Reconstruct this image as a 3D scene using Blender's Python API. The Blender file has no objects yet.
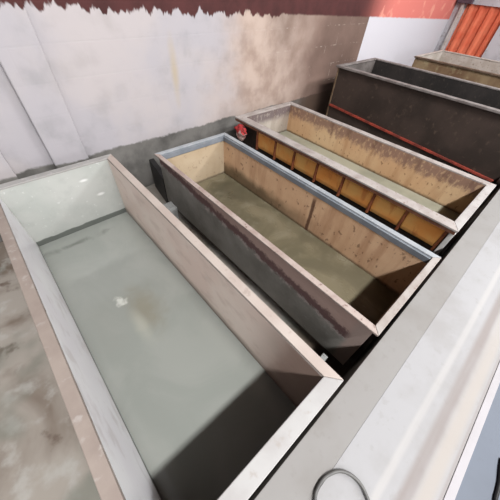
import bpy, bmesh, math, random
from mathutils import Vector, Matrix, noise as mnoise

S = 1.4            # metres per layout unit (camera stands one unit above the tank rims)
ZF = -1.55         # pit floor height in layout units
C = bpy.context.scene.collection

def W(x, y, z):
    return Vector((x * S, y * S, (z - ZF) * S))

# ------------------------------------------------------------------ materials
class Mat:
    def __init__(self, name, rough=0.6, spec=0.4, metal=0.0):
        self.m = bpy.data.materials.new(name)
        self.m.use_nodes = True
        self.t = self.m.node_tree
        self.b = self.t.nodes['Principled BSDF']
        self.b.inputs['Roughness'].default_value = rough
        self.b.inputs['Specular IOR Level'].default_value = spec
        self.b.inputs['Metallic'].default_value = metal
        g = self.n('ShaderNodeNewGeometry')
        mp = self.n('ShaderNodeMapping')
        self.l(g.outputs['Position'], mp.inputs['Vector'])
        mp.inputs['Scale'].default_value = (1 / S,) * 3
        mp.inputs['Location'].default_value = (0, 0, ZF)
        self.P = mp.outputs['Vector']
        s = self.n('ShaderNodeSeparateXYZ')
        self.l(self.P, s.inputs[0])
        self.x, self.y, self.z = s.outputs[0], s.outputs[1], s.outputs[2]
    def n(self, t): return self.t.nodes.new(t)
    def l(self, a, b): self.t.links.new(a, b)
    def setin(self, sock, v):
        if hasattr(v, 'is_output'): self.l(v, sock)
        else: sock.default_value = v
    def math(self, op, a, b=0.0, clamp=False):
        q = self.n('ShaderNodeMath'); q.operation = op; q.use_clamp = clamp
        self.setin(q.inputs[0], a); self.setin(q.inputs[1], b)
        return q.outputs[0]
    def noise(self, scale, detail=4, stretch=(1, 1, 1), rough=0.55, off=0.0, dist=0.0):
        mp = self.n('ShaderNodeMapping')
        mp.inputs['Scale'].default_value = stretch
        mp.inputs['Location'].default_value = (off, off * 1.7, off * 0.6)
        self.l(self.P, mp.inputs['Vector'])
        q = self.n('ShaderNodeTexNoise')
        q.inputs['Scale'].default_value = scale
        q.inputs['Detail'].default_value = detail
        q.inputs['Roughness'].default_value = rough
        q.inputs['Distortion'].default_value = dist
        self.l(mp.outputs[0], q.inputs['Vector'])
        return q.outputs['Fac']
    def ramp(self, v, lo, hi, a=0.0, b=1.0):
        q = self.n('ShaderNodeMapRange'); q.interpolation_type = 'SMOOTHSTEP'
        if lo > hi: lo, hi, a, b = hi, lo, b, a
        self.setin(q.inputs['Value'], v)
        q.inputs['From Min'].default_value = lo; q.inputs['From Max'].default_value = hi
        q.inputs['To Min'].default_value = a; q.inputs['To Max'].default_value = b
        return q.outputs['Result']
    def mix(self, a, b, f):
        q = self.n('ShaderNodeMix'); q.data_type = 'RGBA'
        self.setin(q.inputs['Factor'], f)
        for i, v in ((6, a), (7, b)):
            if hasattr(v, 'is_output'): self.l(v, q.inputs[i])
            else: q.inputs[i].default_value = (*v, 1)
        return q.outputs[2]
    def mul(self, *fs):
        r = fs[0]
        for f in fs[1:]: r = self.math('MULTIPLY', r, f)
        return r
    def add(self, a, b): return self.math('ADD', a, b)
    def rag(self, v, n, amp):            # v + (n-.5)*amp
        return self.add(v, self.math('MULTIPLY', self.math('SUBTRACT', n, 0.5), amp))
    def blob(self, c, r0, r1, stretch=(1, 1, 1), n=None, amp=0.0):
        mp = self.n('ShaderNodeMapping')
        mp.inputs['Location'].default_value = tuple(-c[i] * stretch[i] for i in range(3))
        mp.inputs['Scale'].default_value = stretch
        self.l(self.P, mp.inputs['Vector'])
        q = self.n('ShaderNodeVectorMath'); q.operation = 'LENGTH'
        self.l(mp.outputs[0], q.inputs[0])
        v = q.outputs['Value']
        if n is not None: v = self.rag(v, n, amp)
        return self.ramp(v, r1, r0)
    def color(self, c):
        if hasattr(c, 'is_output'): self.l(c, self.b.inputs['Base Color'])
        else: self.b.inputs['Base Color'].default_value = (*c, 1)
        return self
    def bump(self, h, strength=0.3, dist=0.01):
        q = self.n('ShaderNodeBump')
        q.inputs['Strength'].default_value = strength
        q.inputs['Distance'].default_value = dist
        self.l(h, q.inputs['Height'])
        self.l(q.outputs[0], self.b.inputs['Normal'])
        return self
    def rough(self, r):
        self.setin(self.b.inputs['Roughness'], r); return self

ALB = 0.62
def sr(r, g, b):   # sRGB 0-255 -> linear
    f = lambda c: (c / 255 / 12.92) if c / 255 <= 0.04045 else ((c / 255 + 0.055) / 1.055) ** 2.4
    return (ALB * f(r), ALB * f(g), ALB * f(b))

def speckled(name, c1, c2, c3=None, scale=6, rough=0.6, spec=0.35, bump=0.25, stretch=(1, 1, 1)):
    m = Mat(name, rough, spec)
    n1 = m.noise(scale, 5, stretch); n2 = m.noise(scale * 6, 4, stretch, off=3.1)
    c = m.mix(c1, c2, m.ramp(n1, 0.38, 0.64))
    if c3: c = m.mix(c, c3, m.ramp(n2, 0.58, 0.72))
    m.color(c).bump(m.add(n1, n2), bump, 0.006)
    return m

# ------------------------------------------------------------------ mesh helpers
def box(bm, x0, x1, y0, y1, z0, z1, cuts=0):
    vs = [bm.verts.new(W(x, y, z)) for z in (z0, z1) for y in (y0, y1) for x in (x0, x1)]
    for f in ((0, 2, 3, 1), (4, 5, 7, 6), (0, 1, 5, 4), (2, 6, 7, 3), (0, 4, 6, 2), (1, 3, 7, 5)):
        bm.faces.new([vs[i] for i in f])
    return vs

def prism(bm, poly, z0, z1):              # poly counter-clockwise (x, y)
    a = [bm.verts.new(W(x, y, z0)) for x, y in poly]
    b = [bm.verts.new(W(x, y, z1)) for x, y in poly]
    n = len(poly)
    bm.faces.new(list(reversed(a))); bm.faces.new(b)
    for i in range(n):
        j = (i + 1) % n
        bm.faces.new((a[i], a[j], b[j], b[i]))

def tube(bm, pts, r, seg=10, rot=0.0):
    pts = [Vector(p) for p in pts]
    rings = []
    for i, p in enumerate(pts):
        d = (pts[min(i + 1, len(pts) - 1)] - pts[max(i - 1, 0)]).normalized()
        u = d.cross(Vector((0, 0, 1)))
        if u.length < 1e-3: u = d.cross(Vector((0, 1, 0)))
        u.normalize(); v = d.cross(u)
        rr = r[i] if isinstance(r, (list, tuple)) else r
        rings.append([bm.verts.new(p + (u * math.cos(a) + v * math.sin(a)) * rr)
                      for a in (2 * math.pi * k / seg + rot for k in range(seg))])
    for a, b in zip(rings, rings[1:]):
        for k in range(seg):
            bm.faces.new((a[k], a[(k + 1) % seg], b[(k + 1) % seg], b[k]))
    bm.faces.new(list(reversed(rings[0]))); bm.faces.new(rings[-1])

def build(name, bm, mats, parent=None, base=None, bevel=0.0, smooth=False, pick=None, wob=0.0, cut=0.0):
    """link one bmesh (made in world metres) as ONE object with its origin at its thing's base"""
    if cut:
        for axis in range(3):
            lo = min(v.co[axis] for v in bm.verts); hi = max(v.co[axis] for v in bm.verts)
            k = lo + cut
            while k < hi - cut * 0.4:
                no = Vector((0, 0, 0)); no[axis] = 1
                co = Vector((0, 0, 0)); co[axis] = k
                bmesh.ops.bisect_plane(bm, geom=bm.verts[:] + bm.edges[:] + bm.faces[:], plane_co=co, plane_no=no)
                k += cut
    if wob:
        for v in bm.verts:
            v.co += mnoise.noise_vector(v.co * 1.7) * wob + mnoise.noise_vector(v.co * 6.0) * wob * 0.35
    bmesh.ops.recalc_face_normals(bm, faces=bm.faces[:])
    b = Vector((0, 0, 0))
    if parent is not None: b = Vector(parent.location)
    elif base is not None: b = W(*base)
    if pick:
        bm.normal_update()
        for f in bm.faces: f.material_index = pick(f)
    for f in bm.faces: f.smooth = smooth
    bmesh.ops.translate(bm, verts=bm.verts[:], vec=-b)
    me = bpy.data.meshes.new(name); bm.to_mesh(me); bm.free()
    for m in (mats if isinstance(mats, (list, tuple)) else [mats]): me.materials.append(m.m)
    o = bpy.data.objects.new(name, me); C.objects.link(o)
    if parent is not None: o.parent = parent
    else: o.location = b
    if bevel:
        md = o.modifiers.new('bevel', 'BEVEL'); md.width = bevel; md.segments = 2; md.limit_method = 'ANGLE'
    return o

def thing(name, label, cat, base, group=None):
    o = bpy.data.objects.new(name, None); C.objects.link(o)
    o.location = W(*base); o.empty_display_size = 0.1
    o['label'] = label; o['category'] = cat
    if group: o['group'] = group
    bpy.context.view_layer.update()
    return o
def tag(o, label, cat, group=None, kind=None):
    o['label'] = label; o['category'] = cat
    if group: o['group'] = group
    if kind: o['kind'] = kind
    return o
def struct(o):
    o['kind'] = 'structure'; return o
BM = bmesh.new

# ------------------------------------------------------------------ setting: materials
def wall_mat():
    m = Mat('painted_block_wall', 0.75, 0.25)
    n1 = m.noise(1.1, 5, off=1.3); n2 = m.noise(5, 5, off=7.7); nf = m.noise(26, 4, off=2.0)
    white = m.mix(sr(191, 185, 188), sr(174, 170, 172), m.ramp(n2, 0.46, 0.78))
    white = m.mix(white, sr(222, 206, 196), m.mul(m.ramp(n1, 0.42, 0.62), 0.3))
    white = m.mix(white, sr(232, 228, 234), m.mul(m.ramp(m.x, 4.22, 4.24), 0.85))
    # faint blocks
    br = m.n('ShaderNodeTexBrick')
    mp = m.n('ShaderNodeMapping'); mp.inputs['Rotation'].default_value = (math.radians(90), 0, 0)
    m.l(m.P, mp.inputs['Vector']); m.l(mp.outputs[0], br.inputs['Vector'])
    br.inputs['Scale'].default_value = 1.0
    br.inputs['Brick Width'].default_value = 0.42; br.inputs['Row Height'].default_value = 0.19
    br.inputs['Mortar Size'].default_value = 0.006; br.inputs['Mortar Smooth'].default_value = 0.4
    br.inputs['Color1'].default_value = (1, 1, 1, 1); br.inputs['Color2'].default_value = (0.93, 0.93, 0.93, 1)
    br.inputs['Mortar'].default_value = (0.66, 0.66, 0.66, 1)
    bw = m.n('ShaderNodeRGBToBW'); m.l(br.outputs['Color'], bw.inputs[0])
    blk = bw.outputs[0]
    # soot on the right half, densest next to the dark tank
    sx = m.rag(m.x, n1, 1.4)
    soot = m.mul(m.ramp(sx, 1.1, 3.7), m.ramp(m.x, 4.235, 4.225))
    tan = m.mix(sr(204, 182, 168), sr(172, 148, 134), m.ramp(n2, 0.35, 0.7))
    dark = m.mix(sr(142, 116, 104), sr(108, 86, 76), m.ramp(n1, 0.3, 0.7))
    c = m.mix(white, tan, m.ramp(soot, 0.03, 0.42))
    c = m.mix(c, dark, m.ramp(soot, 0.45, 0.95))
    # flaked joints showing pale in the soot
    flake = m.mul(m.ramp(blk, 0.88, 0.68), m.ramp(nf, 0.5, 0.62), m.ramp(soot, 0.2, 0.6), m.ramp(n1, 0.45, 0.55), 0.4)
    c = m.mix(c, sr(205, 190, 178), flake)
    # two rusty drips
    d = m.blob((1.27, 2.3, -0.62), 0.0, 0.5, (9, 0.2, 1.6), n2, 0.5)
    c = m.mix(c, sr(196, 178, 150), m.mul(d, 0.8))
    # bare cement foot, ragged upper edge
    zr = m.rag(m.rag(m.z, m.noise(3.0, 4, off=4.0), 0.07), nf, 0.03)
    foot = m.mix(sr(130, 126, 121), sr(96, 93, 89), m.ramp(n2, 0.35, 0.7))
    foot = m.mix(foot, sr(104, 84, 72), m.mul(m.ramp(sx, 2.4, 3.2), m.ramp(m.x, 4.6, 4.4)))  # sooty brown foot, also darkened for the tall tank's shadow
    c = m.mix(c, foot, m.ramp(zr, -1.085, -1.105))
    # oxide red upper band with jagged splashes of white
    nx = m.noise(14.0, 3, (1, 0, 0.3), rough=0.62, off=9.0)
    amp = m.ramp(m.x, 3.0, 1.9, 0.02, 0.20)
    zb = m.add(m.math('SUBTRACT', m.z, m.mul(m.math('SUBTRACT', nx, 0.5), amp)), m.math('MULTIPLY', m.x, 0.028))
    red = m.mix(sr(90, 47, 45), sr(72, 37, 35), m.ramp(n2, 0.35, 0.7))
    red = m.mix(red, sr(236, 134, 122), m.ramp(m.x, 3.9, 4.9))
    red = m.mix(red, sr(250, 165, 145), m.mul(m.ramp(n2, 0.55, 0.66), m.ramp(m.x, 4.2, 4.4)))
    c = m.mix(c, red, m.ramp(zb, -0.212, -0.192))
    m.color(c)
    m.bump(m.add(m.add(blk, m.math('MULTIPLY', n2, 0.6)), m.math('MULTIPLY', nf, 0.3)), 0.16, 0.012)
    return m
M_wall = wall_mat()

def floor_mat():
    m = Mat('dirty_concrete_floor', 0.55, 0.35)
    n1 = m.noise(1.5, 5, off=12.0, dist=0.6); n2 = m.noise(7, 6, off=5); n3 = m.noise(30, 4)
    c = m.mix(sr(176, 167, 156), sr(120, 103, 89), m.ramp(n1, 0.42, 0.6))
    c = m.mix(c, sr(196, 192, 184), m.mul(m.ramp(n2, 0.52, 0.7), 0.7))
    c = m.mix(c, sr(104, 86, 74), m.mul(m.ramp(n2, 0.42, 0.3), 0.8))
    c = m.mix(c, sr(120, 124, 112), m.mul(m.ramp(m.noise(2.2, 3, off=20), 0.5, 0.65), 0.6))
    m.color(c).bump(m.add(n2, m.math('MULTIPLY', n3, 0.4)), 0.3, 0.01)
    m.rough(m.ramp(n1, 0.4, 0.6, 0.38, 0.65))
    return m
M_floor = floor_mat()

def walkway_mat(name, base, dirt, tracks):
    m = Mat(name, 0.6, 0.3)
    n2 = m.noise(5, 5, off=2); n3 = m.noise(28, 4, off=6); nl = m.noise(4, 4, (0.35, 4, 1), off=3)
    c = m.mix(base, dirt, m.mul(m.ramp(n2, 0.42, 0.75), 0.7))
    c = m.mix(c, dirt, m.mul(m.ramp(n3, 0.58, 0.7), 0.35))
    yr = m.rag(m.y, n2, 0.010)
    for y0, w, col, k in tracks:
        a = m.math('ABSOLUTE', m.math('SUBTRACT', yr, y0))
        c = m.mix(c, col, m.mul(m.ramp(a, w, w * 0.2), m.ramp(nl, 0.2, 0.6, 0.5, 1.0), k))
    m.color(c).bump(m.add(n2, m.math('MULTIPLY', n3, 0.5)), 0.2, 0.006)
    return m
M_walk = walkway_mat('pale_walkway_concrete', sr(168, 166, 166), sr(152, 148, 145),
                     [(-0.381, 0.030, sr(138, 126, 120), 0.8), (-0.318, 0.018, sr(186, 182, 178), 0.7),
                      (-0.425, 0.035, sr(176, 167, 158), 0.8), (-0.460, 0.009, sr(154, 145, 141), 0.7)])
M_kerb = walkway_mat('grey_kerb_concrete', sr(147, 143, 139), sr(134, 128, 122), [])
M_ridge = walkway_mat('pale_ridge_cement', sr(184, 179, 181), sr(166, 160, 159), [])
M_blue = walkway_mat('blue_grey_floor_paint', sr(111, 117, 128), sr(104, 109, 118), [])

# ------------------------------------------------------------------ setting: geometry
YW = 2.31
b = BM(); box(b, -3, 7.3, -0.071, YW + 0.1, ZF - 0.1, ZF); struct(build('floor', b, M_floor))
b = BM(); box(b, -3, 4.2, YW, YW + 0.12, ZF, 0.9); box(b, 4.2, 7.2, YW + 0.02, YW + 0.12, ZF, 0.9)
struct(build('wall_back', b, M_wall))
b = BM(); box(b, 0.147, 0.385, YW - 0.045, YW, ZF, 0.9); struct(build('trim_1', b, M_wall, bevel=0.012))
b = BM(); box(b, -3, -0.1, YW - 0.03, YW, ZF, 0.9); struct(build('trim_2', b, M_wall, bevel=0.006))
b = BM(); box(b, -3, 7.3, -0.19, -0.071, ZF, -1.0785); struct(build('trim_3', b, M_kerb, bevel=0.003))
b = BM(); box(b, -3, 7.3, -0.465, -0.19, ZF, -1.078); struct(build('floor_walkway', b, M_walk))
b = BM(); box(b, -3, 7.3, -0.49, -0.465, ZF, -1.075); struct(build('trim_4', b, M_ridge, bevel=0.002))
b = BM(); box(b, -3, 7.3, -3.0, -0.49, ZF, -1.082); struct(build('floor_landing', b, M_blue))

M_rwall = speckled('grey_white_wall', sr(226, 222, 226), sr(206, 202, 206), sr(190, 180, 178), 3, 0.75, 0.2)
b = BM()
box(b, 7.2, 7.3, 2.16, YW + 0.12, ZF, 0.9); box(b, 7.2, 7.3, -2, 1.48, ZF, 0.9)
box(b, 7.2, 7.3, 1.48, 2.16, ZF, -0.87); box(b, 7.2, 7.3, 1.48, 2.16, -0.17, 0.9)
struct(build('wall_right', b, M_rwall))
M_white = speckled('chipped_white_paint', sr(222, 214, 208), sr(200, 190, 182), sr(150, 130, 118), 8)
M_lintel = speckled('dusky_lintel_paint', sr(104, 84, 96), sr(86, 70, 80), None, 6)
b = BM(); box(b, 7.14, 7.2, 2.165, 2.215, ZF, -0.17); struct(build('trim_5', b, M_white, bevel=0.006))
b = BM(); box(b, 7.10, 7.2, 2.06, 2.30, -0.17, -0.10); struct(build('trim_6', b, M_lintel, bevel=0.006))

# orange corrugated sheet in the opening
def corrugated():
    m = Mat('orange_corrugated_paint', 0.5, 0.4)
    n = m.noise(5, 4); n2 = m.noise(22, 3, off=4)
    c = m.mix(sr(255, 138, 100), sr(244, 116, 80), m.ramp(n, 0.35, 0.65))
    c = m.mix(c, sr(238, 150, 120), m.ramp(n2, 0.66, 0.72))
    m.color(c).bump(n, 0.1, 0.004)
    b = BM(); N = 84; prev = None
    for i in range(N + 1):
        y = 1.485 + 0.67 * i / N
        ph = (i / N * 4.0) % 1.0
        d = 0.030 * min(1, max(0, (abs(ph - 0.5) * 2 - 0.25) / 0.35))
        q = [b.verts.new(W(7.225 + d + t, y, z)) for t in (0, 0.012) for z in (-0.868, -0.172)]
        if prev:
            b.faces.new((prev[0], prev[1], q[1], q[0])); b.faces.new((prev[2], q[2], q[3], prev[3]))
            b.faces.new((prev[1], prev[3], q[3], q[1])); b.faces.new((prev[0], q[0], q[2], prev[2]))
        else: b.faces.new((q[0], q[1], q[3], q[2]))
        prev = q
    b.faces.new((prev[0], prev[2], prev[3], prev[1]))
    o = build('door_1', b, m)
    struct(o)
corrugated()

# ------------------------------------------------------------------ tanks
def rim_plates(root, mats, xo, xi, yo, yi, zt, t, nm='rim_plate', bevel=0.004, wob=0.0):
    (X0, X1), (x0, x1), (Y0, Y1), (y0, y1) = xo, xi, yo, yi
    g = 0.0008
    polys = [[(X0, Y0), (x0, y0), (x0, y1), (X0, Y1)],
             [(X1, Y0), (X1, Y1), (x1, y1), (x1, y0)],
             [(X0 + g, Y0), (X1 - g, Y0), (x1 - g, y0), (x0 + g, y0)],
             [(X0 + g, Y1), (x0 + g, y1), (x1 - g, y1), (X1 - g, Y1)]]
    out = []
    for i, p in enumerate(polys):
        b = BM(); prism(b, p, zt - t, zt)
        out.append(build(nm, b, mats[i], root, bevel=bevel, wob=wob, cut=0.15 if wob else 0))
    return out

def inner_pick(n):      # slot 0 on the face that looks into the tank, slot 1 elsewhere
    n = Vector(n)
    return lambda f: 0 if f.normal.dot(n) > 0.9 else 1

def shell(root, xi, yi, zt, zb, t, inner, outer, floor_m):
    x0, x1 = xi; y0, y1 = yi
    for nm, dims, nrm, k in (('side_panel', (x0 - t, x0, y0 - t, y1 + t), (1, 0, 0), 0),
                             ('side_panel', (x1, x1 + t, y0 - t, y1 + t), (-1, 0, 0), 1),
                             ('end_panel', (x0, x1, y0 - t, y0), (0, 1, 0), 2),
                             ('end_panel', (x0, x1, y1, y1 + t), (0, -1, 0), 3)):
        b = BM(); box(b, *dims, zb, zt)
        build(nm, b, [inner[k], outer[k] if isinstance(outer, (list, tuple)) else outer], root, pick=inner_pick(nrm))
    b = BM(); box(b, x0 - t, x1 + t, y0 - t, y1 + t, zb - t, zb)
    build('bottom_plate', b, floor_m, root)

# ---- tank 1: wide white-lined tank -----------------------------------------
def lined(name, a, c_, stain, wl, amt=0.6, near=False, tide=0.02):
    m = Mat(name, 0.35, 0.45)
    n1 = m.noise(3, 5, off=1); n2 = m.noise(11, 5, (1, 0.6, 1), off=8); n3 = m.noise(40, 3, off=2)
    c = m.mix(a, c_, m.ramp(n1, 0.35, 0.65))
    c = m.mix(c, stain, m.mul(m.ramp(n2, 0.5, 0.68), amt))
    c = m.mix(c, sr(232, 230, 228), m.mul(m.ramp(n3, 0.66, 0.74), 0.7))
    c = m.mix(c, sr(92, 96, 90), m.mul(m.ramp(m.rag(m.z, n2, 0.03), wl + tide + 0.008, wl + tide), 0.9))
    if near:
        c = m.mix(c, sr(160, 140, 126), m.mul(m.ramp(m.rag(m.z, n2, 0.06), -1.41, -1.47), 0.75))
    if near:      # brown stain on this wall's walkway end, also painted to deepen the shadow
        c = m.mix(c, sr(150, 122, 108), m.mul(m.ramp(m.rag(m.y, n1, 0.2), 0.42, 0.12), 0.8))
    if tide > 0.03:   # two white glints painted on the lining
        for gx, gz in ((0.245, -1.11), (0.315, -1.255)):
            c = m.mix(c, sr(255, 253, 250), m.mul(m.blob((gx, 1.99, gz), 0.004, 0.016, (0.4, 1, 1), n2, 0.01), 0.8))
    m.color(c).bump(m.add(n2, n3), 0.15, 0.004)
    return m
WL1 = -1.5
L_left = lined('lining_grey_splashed', sr(255, 254, 255), sr(248, 245, 249), sr(214, 206, 206), WL1)
L_right = lined('lining_pinkish', sr(255, 236, 222), sr(248, 222, 208), sr(210, 182, 168), WL1, amt=0.4, near=True)
L_near = lined('lining_brown_near', sr(110, 92, 80), sr(92, 76, 66), sr(80, 66, 58), WL1)  # unseen end lining, browned to cut bounce light into the near shadow
L_far = lined('lining_white', sr(200, 200, 194), sr(188, 191, 184), sr(178, 182, 174), WL1, amt=0.4, tide=0.04)
M_t1out = speckled('weathered_grey_plate', sr(150, 145, 140), sr(120, 114, 108), sr(98, 84, 74), 5)
R1_left = speckled('tan_worn_rim', sr(162, 148, 138), sr(146, 131, 122), sr(172, 162, 155), 4)
R1_right = speckled('pale_rim', sr(194, 180, 170), sr(184, 168, 158), sr(176, 160, 150), 4)
R1_near = speckled('pale_grey_rim', sr(184, 181, 178), sr(172, 167, 164), sr(170, 162, 156), 4)
R1_far = speckled('dusty_grey_rim', sr(176, 172, 168), sr(160, 156, 152), sr(198, 192, 188), 4)
t1 = thing('steel_tank', 'wide open tank lined in greyish white, nearest and leftmost, full of pale cloudy liquid', 'tank', (0.11, 1.0, ZF))
shell(t1, (-0.226, 0.45), (0.003, 1.99), -1.012, ZF + 0.022, 0.02, (L_left, L_right, L_near, L_far), M_t1out, M_t1out)
rim_plates(t1, (R1_left, R1_right, R1_near, R1_far), (-0.274, 0.499), (-0.228, 0.452), (-0.055, 2.043), (0.003, 1.99), -1.0, 0.014)

def cloudy():
    m = Mat('cloudy_liquid', 0.06, 0.5)
    n1 = m.noise(2.2, 5, off=3, dist=0.8); n2 = m.noise(9, 5, off=5, dist=0.5)
    c = m.mix(sr(168, 170, 162), sr(160, 163, 155), m.ramp(n1, 0.38, 0.62))
    br = m.blob((0.13, 1.02, WL1), 0.02, 0.22, (1.6, 0.8, 1), n2, 0.22)
    c = m.mix(c, sr(146, 138, 116), m.mul(br, 0.6))
    lt = m.blob((0.06, 0.92, WL1), 0.01, 0.13, (2.2, 0.7, 1), n2, 0.1)
    c = m.mix(c, sr(186, 186, 172), m.mul(lt, 0.7))
    fo = m.blob((0.035, 1.155, WL1), 0.012, 0.045, (1.0, 1.0, 1), m.noise(22, 3), 0.09)
    c = m.mix(c, sr(224, 224, 214), m.mul(fo, 0.9))
    dk = m.blob((-0.02, 1.86, WL1), 0.0, 0.12, (0.45, 2.6, 1), n2, 0.3)
    c = m.mix(c, sr(104, 106, 98), m.mul(dk, 0.7))
    m.color(c).bump(n1, 0.02, 0.004)
    m.rough(m.ramp(n2, 0.4, 0.6, 0.05, 0.14))
    return m
b = BM(); box(b, -0.2255, 0.4495, 0.0035, 1.9895, ZF + 0.023, WL1)
tag(build('still_liquid', b, cloudy(), base=(0.11, 1.0, ZF + 0.023)),
    'cloudy grey-green liquid filling the wide white-lined tank', 'liquid', kind='stuff')

# ---- tank 2: narrow dark tank with blue-grey rim ----------------------------
WL2 = -1.37
def rusty(name, base, b2, streak, scale_c, scale_z, wl, amt=0.6, speck=None):
    """scaled inner wall: vertical run marks, dark scale hanging from the rim, tide line"""
    m = Mat(name, 0.7, 0.2)
    n1 = m.noise(2.5, 5, off=2); ns = m.noise(9, 5, (1, 1, 0.14), off=6); n3 = m.noise(34, 4, (1, 1, 0.7), off=1)
    nr = m.noise(13, 8, (1, 1, 0.6), rough=0.75, off=3)
    c = m.mix(base, b2, m.ramp(n1, 0.35, 0.65))
    c = m.mix(c, streak, m.mul(m.ramp(ns, 0.48, 0.68), amt))
    c = m.mix(c, speck or streak, m.mul(m.ramp(n3, 0.60, 0.68), 0.6))
    if scale_c:
        scale_c = m.mix(scale_c, base, m.mul(m.ramp(n3, 0.52, 0.66), 0.55))
        scale_c = m.mix(scale_c, sr(96, 70, 64), m.mul(m.ramp(ns, 0.5, 0.66), 0.6))
        zr = m.rag(m.z, nr, scale_z[1])
        c = m.mix(c, scale_c, m.mul(m.ramp(zr, scale_z[0] - 0.03, scale_z[0] + 0.05), 0.85))
    c = m.mix(c, sr(78, 68, 52), m.mul(m.ramp(m.rag(m.z, nr, 0.03), wl + 0.03, wl + 0.005), 0.7))
    m.color(c).bump(m.add(nr, n3), 0.4, 0.006)
    return m
M2_right = rusty('tan_scaled_steel', sr(244, 204, 166), sr(228, 186, 148), sr(186, 138, 104), None, None, WL2, 0.6, sr(104, 74, 58))
_m = M2_right
_seam = _m.mul(_m.ramp(_m.math('ABSOLUTE', _m.math('SUBTRACT', _m.rag(_m.y, _m.noise(7, 4), 0.03), 0.772)), 0.022, 0.008), _m.ramp(_m.z, -1.04, -1.10))
_grime = _m.mul(_m.ramp(_m.rag(_m.z, _m.noise(4, 5, off=8), 0.2), -1.20, -1.30), _m.ramp(_m.rag(_m.y, _m.noise(3, 3), 0.4), 0.5, 1.3))
_src = _m.b.inputs['Base Color'].links[0].from_socket
_m.color(_m.mix(_m.mix(_src, sr(96, 84, 62), _m.mul(_grime, 0.8)), sr(92, 58, 46), _m.mul(_seam, 0.85)))
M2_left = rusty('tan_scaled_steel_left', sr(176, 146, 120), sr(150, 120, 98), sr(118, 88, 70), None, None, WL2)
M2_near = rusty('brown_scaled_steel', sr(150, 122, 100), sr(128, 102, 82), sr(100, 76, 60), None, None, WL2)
M2_far = rusty('pale_tan_steel', sr(204, 184, 156), sr(192, 170, 140), sr(172, 148, 118), None, None, WL2, 0.35, sr(168, 144, 118))
def t2_outer():
    m = Mat('dark_grey_plate_with_rust', 0.6, 0.35)
    n1 = m.noise(3, 5, off=5); nr = m.noise(9, 8, rough=0.78, off=9); n3 = m.noise(30, 4)
    c = m.mix(sr(168, 164, 156), sr(134, 130, 122), m.ramp(n1, 0.35, 0.65))
    c = m.mix(c, sr(170, 168, 166), m.mul(m.ramp(n3, 0.60, 0.7), 0.45))
    # rust band under the rim, deeper towards the near end
    zz = m.rag(m.rag(m.add(m.z, m.math('MULTIPLY', m.y, -0.075)), nr, 0.12), m.noise(45, 5, rough=0.7, off=4), 0.06)
    c = m.mix(c, sr(200, 186, 180), m.mul(m.ramp(zz, -1.25, -1.215), m.ramp(m.noise(20, 4, off=12), 0.42, 0.6), 0.9))
    c = m.mix(c, sr(120, 92, 90), m.ramp(zz, -1.225, -1.20))
    c = m.mix(c, sr(208, 178, 166), m.mul(m.ramp(zz, -1.17, -1.14), 0.85))
    c = m.mix(c, sr(190, 168, 158), m.ramp(m.rag(m.y, nr, 0.06), 0.06, 0.02))
    m.color(c).bump(m.add(nr, n3), 0.45, 0.008)
    return m
M2_out = t2_outer()
M2_dark = speckled('dark_rust_plate', sr(70, 60, 54), sr(54, 46, 42), sr(96, 72, 58), 6)
R2_blue = speckled('blue_grey_rim_paint', sr(172, 174, 176), sr(154, 158, 162), sr(186, 186, 186), 6)
R2_pink = speckled('pinkish_grey_rim', sr(184, 167, 158), sr(162, 141, 132), sr(132, 106, 98), 7)
R2_near = speckled('grey_worn_rim', sr(178, 169, 162), sr(160, 148, 140), sr(146, 126, 116), 7)
t2 = thing('steel_tank', 'narrow dark grey tank with blue-grey rim and tan inside, second from the left', 'tank', (1.06, 0.9, ZF))
Z2 = -1.435
shell(t2, (0.788, 1.398), (-0.018, 1.818), -1.010, Z2, 0.012, (M2_left, M2_right, M2_near, M2_far),
      (M2_out, M2_dark, M2_dark, M2_dark), M2_dark)
rim_plates(t2, (R2_pink, R2_blue, R2_near, R2_blue), (0.756, 1.446), (0.790, 1.408), (-0.052, 1.862), (-0.018, 1.828), -1.0, 0.012, wob=0.0015)
M2_lip = speckled('blue_grey_lip', sr(138, 142, 148), sr(122, 127, 134), sr(146, 146, 148), 6)
for dims in ((1.393, 1.409, -0.015, 1.828), (0.79, 1.392, 1.812, 1.828)):
    b = BM(); box(b, *dims, -1.047, -1.0085); build('rim_lip', b, M2_lip, t2, bevel=0.003)
for x in (0.87, 1.27):
    b = BM(); box(b, x, x + 0.05, 0.02, 1.76, ZF, Z2 - 0.012); build('skid', b, M2_dark, t2)

def sludge():
    m = Mat('olive_sludge', 0.35, 0.4)
    n1 = m.noise(2.4, 5, off=15, dist=0.8); n2 = m.noise(10, 5, off=3)
    c = m.mix(sr(138, 128, 104), sr(112, 104, 82), m.ramp(n1, 0.38, 0.6))
    c = m.mix(c, sr(148, 140, 118), m.mul(m.ramp(n2, 0.52, 0.7), 0.5))
    dk = m.blob((1.22, 1.55, WL2), 0.02, 0.2, (1, 0.8, 1), n2, 0.25)
    c = m.mix(c, sr(86, 82, 66), m.mul(dk, 0.7))
    m.color(c).bump(n2, 0.08, 0.005).rough(m.ramp(n1, 0.4, 0.6, 0.2, 0.5))
    return m
b = BM(); box(b, 0.7885, 1.3975, -0.0175, 1.8175, Z2 + 0.001, WL2)
tag(build('olive_sludge', b, sludge(), base=(1.06, 0.9, Z2 + 0.001)),
    'shallow olive-brown sludge lying in the tan tank with blue-grey rim', 'sludge', kind='stuff')

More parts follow.
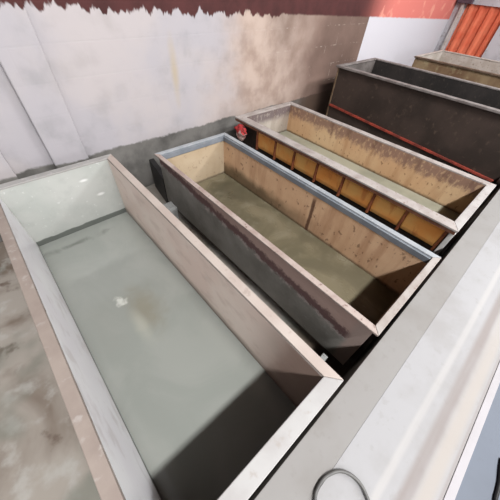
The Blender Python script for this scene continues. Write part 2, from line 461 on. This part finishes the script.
# ---- tank 3: rusty tank with the orange ribbed side -------------------------
WL3 = -1.297
PUR = sr(150, 116, 104)
M3_right = rusty('ochre_scaled_steel', sr(244, 208, 164), sr(232, 188, 144), sr(192, 144, 104), PUR, (-1.12, 0.34), WL3, 0.5, sr(130, 96, 68))
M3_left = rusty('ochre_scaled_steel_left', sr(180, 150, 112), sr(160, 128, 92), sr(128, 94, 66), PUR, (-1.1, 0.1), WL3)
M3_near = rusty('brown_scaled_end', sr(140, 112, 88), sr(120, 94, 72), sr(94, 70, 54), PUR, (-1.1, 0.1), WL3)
M3_far = rusty('whitish_scaled_end', sr(192, 182, 170), sr(174, 160, 146), sr(146, 128, 112), sr(106, 90, 92), (-1.12, 0.06), WL3, 0.4)
M3_rust = speckled('rust_brown_edge', sr(128, 82, 58), sr(100, 62, 46), sr(164, 120, 96), 14, bump=0.5)
M3_dark = speckled('rust_and_shade_plate', sr(52, 40, 30), sr(38, 29, 23), sr(84, 60, 40), 8)  # rusty plate, blackened to stand for the shade under the orange panels
R3 = speckled('cement_grey_rim', sr(184, 174, 168), sr(164, 152, 146), sr(140, 118, 106), 7)
R3b = speckled('pale_cement_rim', sr(184, 178, 174), sr(168, 160, 156), sr(150, 134, 126), 7)
M3_or = Mat('orange_rust_panel', 0.55, 0.35)
_m = M3_or; _n = _m.noise(5, 5, off=3); _k = _m.noise(16, 5, (1, 1, 0.3), off=9)
_c = _m.mix(sr(255, 192, 112), sr(255, 166, 84), _m.ramp(_n, 0.35, 0.65))
_c = _m.mix(_c, sr(214, 128, 70), _m.mul(_m.ramp(_k, 0.54, 0.68), 0.7))
_m.color(_c).bump(_k, 0.3, 0.005)
M3_rib = speckled('orange_rib_edge', sr(176, 104, 66), sr(140, 78, 52), sr(110, 62, 44), 12)
R3p = speckled('pale_post_paint', sr(240, 236, 232), sr(226, 222, 216), sr(200, 190, 180), 7)
t3 = thing('steel_tank', 'rusty tank with a row of orange ribbed panels down its side, grey cement-coloured rim', 'tank', (2.2, 1.0, ZF))
shell(t3, (1.848, 2.53), (0.018, 2.035), -1.010, ZF + 0.03, 0.02, (M3_left, M3_right, M3_near, M3_far), M3_dark, M3_dark)
rim_plates(t3, (R3, R3, R3b, R3), (1.757, 2.595), (1.846, 2.53), (-0.035, 2.098), (0.018, 2.035), -1.0, 0.014, wob=0.002)
b = BM(); box(b, 1.760, 1.772, -0.03, 2.09, -1.036, -1.0145); build('rim_lip', b, M3_rust, t3, cut=0.06, wob=0.003)
ribs = [1.798, 1.551, 1.316, 1.06, 0.801, 0.526, 0.276, 0.012]
for y in ribs:
    b = BM(); box(b, 1.794, 1.8275, y - 0.009, y + 0.009, -1.235, -1.037); build('stiffener_rib', b, M3_rib, t3, bevel=0.004)
for ya, yb in zip(ribs, ribs[1:]):
    b = BM()
    y0, y1 = yb + 0.0095, ya - 0.0095
    # a shallow pressed pocket: bulged middle, underside sloping back to the plate
    prof = [(1.806, -1.045), (1.798, -1.068), (1.800, -1.18), (1.807, -1.212), (1.8275, -1.220), (1.8275, -1.045)]
    vs = [[b.verts.new(W(x, y, z)) for x, z in prof] for y in (y0, y1)]
    n = len(prof)
    for i in range(n):
        j = (i + 1) % n
        b.faces.new((vs[0][i], vs[0][j], vs[1][j], vs[1][i]))
    b.faces.new(vs[0]); b.faces.new(list(reversed(vs[1])))
    build('pocket_panel', b, M3_or, t3, bevel=0.014)
b = BM(); box(b, 1.775, 1.826, -0.033, -0.004, ZF + 0.005, -1.037); o = build('end_post', b, R3p, t3, bevel=0.004)
o['label'] = 'pale grey end post'
b = BM(); box(b, 1.849, 2.5295, 0.0185, 2.0345, ZF + 0.031, WL3)
def liq3():
    m = Mat('murky_liquid', 0.35, 0.25)
    n = m.noise(3, 4, off=2)
    m.color(m.mix(sr(190, 186, 164), sr(170, 168, 148), m.ramp(n, 0.4, 0.6))).bump(n, 0.03, 0.004)
    return m
tag(build('murky_liquid', b, liq3(), base=(2.2, 1.0, ZF + 0.031)),
    'murky grey-green liquid in the tank with orange ribbed panels', 'liquid', kind='stuff')

# ---- tank 4: tall blackened tank ---------------------------------------------
M4_out = speckled('blackened_brown_plate', sr(78, 64, 57), sr(62, 51, 45), sr(92, 76, 66), 3, 0.55, 0.35)
M4_in = speckled('blackened_inside', sr(64, 58, 55), sr(50, 46, 44), sr(80, 72, 66), 5)
M4_far = speckled('sooty_grey_end', sr(120, 112, 108), sr(98, 90, 86), sr(84, 76, 72), 5)
R4 = speckled('worn_steel_rim', sr(150, 142, 138), sr(124, 114, 110), sr(90, 78, 72), 10)
M4_red = speckled('red_oxide_strip', sr(176, 72, 54), sr(130, 56, 44), sr(76, 52, 46), 9)
t4 = thing('steel_tank', 'tall blackened tank with thin grey rim and red strip along its side', 'tank', (3.7, 1.0, ZF))
Z4 = -0.70
shell(t4, (3.325, 4.10), (0.0, 1.98), Z4 - 0.012, ZF + 0.03, 0.025, (M4_in, M4_in, M4_in, M4_far), M4_out, M4_out)
rim_plates(t4, (R4, R4, R4, R4), (3.262, 4.165), (3.325, 4.10), (-0.05, 2.035), (0.0, 1.98), Z4, 0.02)
b = BM()
q = [b.verts.new(W(x, y, z)) for y, zc in ((2.0, -1.125), (0.0, -1.25)) for x, z in ((3.27, zc - 0.008), (3.299, zc - 0.008), (3.299, zc + 0.012), (3.272, zc + 0.012))]
for f in ((0, 1, 2, 3), (7, 6, 5, 4), (0, 4, 5, 1), (1, 5, 6, 2), (2, 6, 7, 3), (3, 7, 4, 0)): b.faces.new([q[i] for i in f])
o = build('edge_strip', b, M4_red, t4, bevel=0.003); o['label'] = 'red painted strip'
M4_post = speckled('tan_rust_corner', sr(150, 126, 100), sr(116, 92, 70), sr(86, 66, 52), 9)
b = BM(); box(b, 3.29, 3.32, 2.006, 2.02, ZF, Z4 - 0.022); build('corner_angle', b, M4_post, t4)

# ---- tank 5: khaki tank by the far wall -------------------------------------
M5 = Mat('khaki_stained_plate', 0.7, 0.25)
_m = M5; _n = _m.noise(2.2, 4, (1, 1, 0.4), off=4); _k = _m.noise(12, 4)
_c = _m.mix(sr(170, 146, 112), sr(134, 104, 78), _m.ramp(_n, 0.38, 0.6)); _c = _m.mix(_c, sr(196, 180, 140), _m.mul(_m.ramp(_k, 0.55, 0.7), 0.5))
_m.color(_c).bump(_k, 0.2, 0.005)
R5 = speckled('dark_khaki_rim', sr(120, 98, 80), sr(96, 76, 62), sr(150, 130, 108), 8)
R5w = speckled('whitened_rim', sr(214, 204, 194), sr(196, 184, 172), sr(160, 144, 130), 6)
t5 = thing('steel_tank', 'khaki stained tank standing behind the tall blackened one, by the right-hand wall', 'tank', (5.8, 1.0, ZF))
shell(t5, (5.30, 6.35), (0.05, 1.90), -0.762, ZF + 0.03, 0.025, (M5, R5w, M5, R5w), M5, M5)
rim_plates(t5, (R5, R5w, R5w, R5w), (5.25, 6.40), (5.30, 6.35), (0.0, 1.94), (0.05, 1.90), -0.75, 0.02)

# ------------------------------------------------------------------ small things
M_stub = speckled('pale_fitting', sr(168, 168, 165), sr(146, 145, 142), sr(118, 116, 112), 12)
M_black = speckled('black_rubber_and_shade', sr(40, 38, 38), sr(30, 29, 29), None, 10, 0.5)
def lump(name, label, cat, c, dims, base_z):
    b = BM(); x, y = c
    box(b, x - dims[0], x + dims[0], y - dims[1], y + dims[1], base_z, base_z + dims[2])
    bmesh.ops.subdivide_edges(b, edges=b.edges[:], cuts=4, use_grid_fill=True)
    cc = W(x, y, base_z + dims[2] / 2)
    for v in b.verts:
        v.co += mnoise.noise_vector(v.co * 14) * 0.012
        v.co.z = max(v.co.z, W(0, 0, base_z).z)
    o = build(name, b, M_stub, base=(x, y, base_z), smooth=True)
    md = o.modifiers.new('bevel', 'BEVEL'); md.width = 0.01; md.segments = 2
    return tag(o, label, cat)
lump('rubble_lump', 'pale grey broken lump in the gap between the white-lined and dark grey tanks', 'rubble', (0.728, 1.70), (0.040, 0.050, 0.165), ZF)
# support block between tank rims near the walkway
b = BM(); box(b, 0.62, 0.685, 0.045, 0.075, ZF, -1.31)
tag(build('support_block', b, M_stub, base=(0.64, 0.055, ZF), bevel=0.006), 'small pale upright block between the two nearest tanks, by the walkway', 'block')

b = BM(); prism(b, [(0.803, 1.91), (0.850, 1.90), (0.905, 2.262), (0.857, 2.262)], ZF, -1.255)  # black plate added in place of the narrow tank's shadow
tag(build('shade_plate', b, M_black, base=(0.83, 2.08, ZF), bevel=0.004), 'black plate added as the shade between the back wall and the dark grey tank', 'plate')
# cable arched over the walkway
def smooth_path(pts, k=6):
    out = []; P = [Vector(p) for p in pts]
    for i in range(len(P) - 1):
        p0, p1, p2, p3 = P[max(i - 1, 0)], P[i], P[i + 1], P[min(i + 2, len(P) - 1)]
        for j in range(k):
            t = j / k
            out.append(0.5 * ((2 * p1) + (p2 - p0) * t + (2 * p0 - 5 * p1 + 4 * p2 - p3) * t * t + (3 * p1 - p0 - 3 * p2 + p3) * t ** 3))
    out.append(P[-1]); return out
M_cable = speckled('grey_cable_rubber', sr(112, 110, 106), sr(92, 90, 88), None, 10, 0.5)
zc = -1.0705
cab = [(0.10, -0.30), (0.135, -0.24), (0.176, -0.196), (0.205, -0.184), (0.246, -0.185), (0.288, -0.205), (0.309, -0.236), (0.313, -0.271), (0.299, -0.305), (0.27, -0.36), (0.22, -0.43)]
b = BM(); tube(b, smooth_path([W(x, y, zc + (0.008 if y < -0.44 else 0)) for x, y in cab]), 0.0075, 10)
tag(build('cable', b, M_cable, base=(0.246, -0.185, -1.078), smooth=True), 'grey cable bent into an arch on the pale walkway', 'cable')
cab = [(0.74, -0.565), (0.70, -0.570), (0.664, -0.576), (0.63, -0.578), (0.605, -0.579), (0.55, -0.59), (0.48, -0.62)]
b = BM(); tube(b, smooth_path([W(x, y, -1.0765) for x, y in cab]), 0.0075, 10)
tag(build('hose', b, M_black, base=(0.605, -0.579, -1.082), smooth=True), 'thin black hose on the blue-grey floor at the right edge', 'hose')

# red and white rag hung on the corner of the ribbed tank
def rag():
    m = Mat('red_white_cloth', 0.85, 0.1)
    n = m.noise(16, 3, off=2)
    k = m.noise(28, 3, off=7)
    c = m.mix(sr(206, 74, 74), sr(226, 190, 180), m.ramp(m.rag(m.z, n, 0.3), -1.10, -1.14))
    m.color(m.mix(c, sr(96, 50, 46), m.ramp(k, 0.55, 0.62)))
    b = BM(); N = 14; Mz = 12; rings = []
    for j in range(Mz + 1):
        t = j / Mz; z = -1.045 - 0.145 * t
        r = 0.030 + 0.030 * math.sin(math.pi * min(1, t * 1.05)) * (1 - 0.3 * t)
        rings.append([])
        for k in range(N):
            a = 2 * math.pi * k / N
            f = 1 + 0.75 * mnoise.noise(Vector((math.cos(a) * 2.4, math.sin(a) * 2.4, t * 5)))
            rings[-1].append(b.verts.new(W(1.748 + 0.55 * r * f * math.cos(a), 1.985 + r * f * 1.25 * math.sin(a), z)))
    for p, q in zip(rings, rings[1:]):
        for k in range(N): b.faces.new((p[k], p[(k + 1) % N], q[(k + 1) % N], q[k]))
    b.faces.new(list(reversed(rings[0]))); b.faces.new(rings[-1])
    o = build('rag', b, m, base=(1.748, 1.985, -1.19), smooth=True)
    tag(o, 'crumpled red and white rag hanging at the far corner of the ribbed tank', 'rag')
rag()

# ------------------------------------------------------------------ light
def area(name, loc, target, sx, sy, power, col):
    l = bpy.data.lights.new(name, 'AREA'); l.shape = 'RECTANGLE'; l.size = sx; l.size_y = sy
    l.energy = power; l.color = col
    o = bpy.data.objects.new(name, l); C.objects.link(o)
    o.location = W(*loc)
    d = W(*target) - W(*loc)
    q = d.to_track_quat('-Z', 'Y'); o.rotation_euler = q.to_euler()
    return o
# long roof light behind the walkway (runs along x), a lower strip and an added low fill for the back wall
area('roof_light', (1.3, -1.75, 2.5), (1.3, 0.3, -1.5), 34.0, 0.35, 1250, (0.97, 0.98, 1.0))
area('roof_lamp', (5.2, -1.75, 2.5), (0.6, 0.6, -1.2), 2.2, 0.3, 330, (0.98, 0.985, 1.0))
area('main_lamp', (0.3, -2.7, 4.4), (0.5, 0.5, -1.5), 3.0, 0.4, 700, (0.98, 0.985, 1.0))
area('lamp_row', (1.3, -4.6, 2.2), (1.3, 0.6, -1.5), 9.0, 0.5, 60, (1.0, 0.97, 0.94))
area('wall_fill_light', (0.6, -6.5, 0.3), (1.2, 2.3, -0.6), 5.0, 2.4, 260, (0.97, 0.98, 1.0))  # added fill to brighten the back wall, no real opening

w = bpy.data.worlds.new('world'); bpy.context.scene.world = w; w.use_nodes = True
w.node_tree.nodes['Background'].inputs[0].default_value = (1.0, 0.64, 0.44, 1)
w.node_tree.nodes['Background'].inputs[1].default_value = 0.014

# ------------------------------------------------------------------ camera
cam = bpy.data.cameras.new('camera'); co = bpy.data.objects.new('camera', cam); C.objects.link(co)
R = ((0.74320967, -0.66630318, 0.06065846), (-0.46016286, -0.57487099, -0.6765896), (0.48568459, 0.47493517, -0.73385766))
rx, ry, rz = Vector(R[0]), Vector(R[1]), Vector(R[2])
M3 = Matrix((rx, -ry, -rz)).transposed()
co.matrix_world = Matrix.Translation(W(0, 0, 0)) @ M3.to_4x4()
cam.sensor_width = 36.0; cam.sensor_fit = 'HORIZONTAL'; cam.lens = 258.0615 / 500 * 36.0
cam.clip_start = 0.02; cam.clip_end = 200
sc = bpy.context.scene
sc.camera = co
sc.view_settings.view_transform = 'Standard'; sc.view_settings.look = 'None'
sc.view_settings.gamma = 1.0; sc.view_settings.use_curve_mapping = False
sc.view_settings.exposure = 0.34
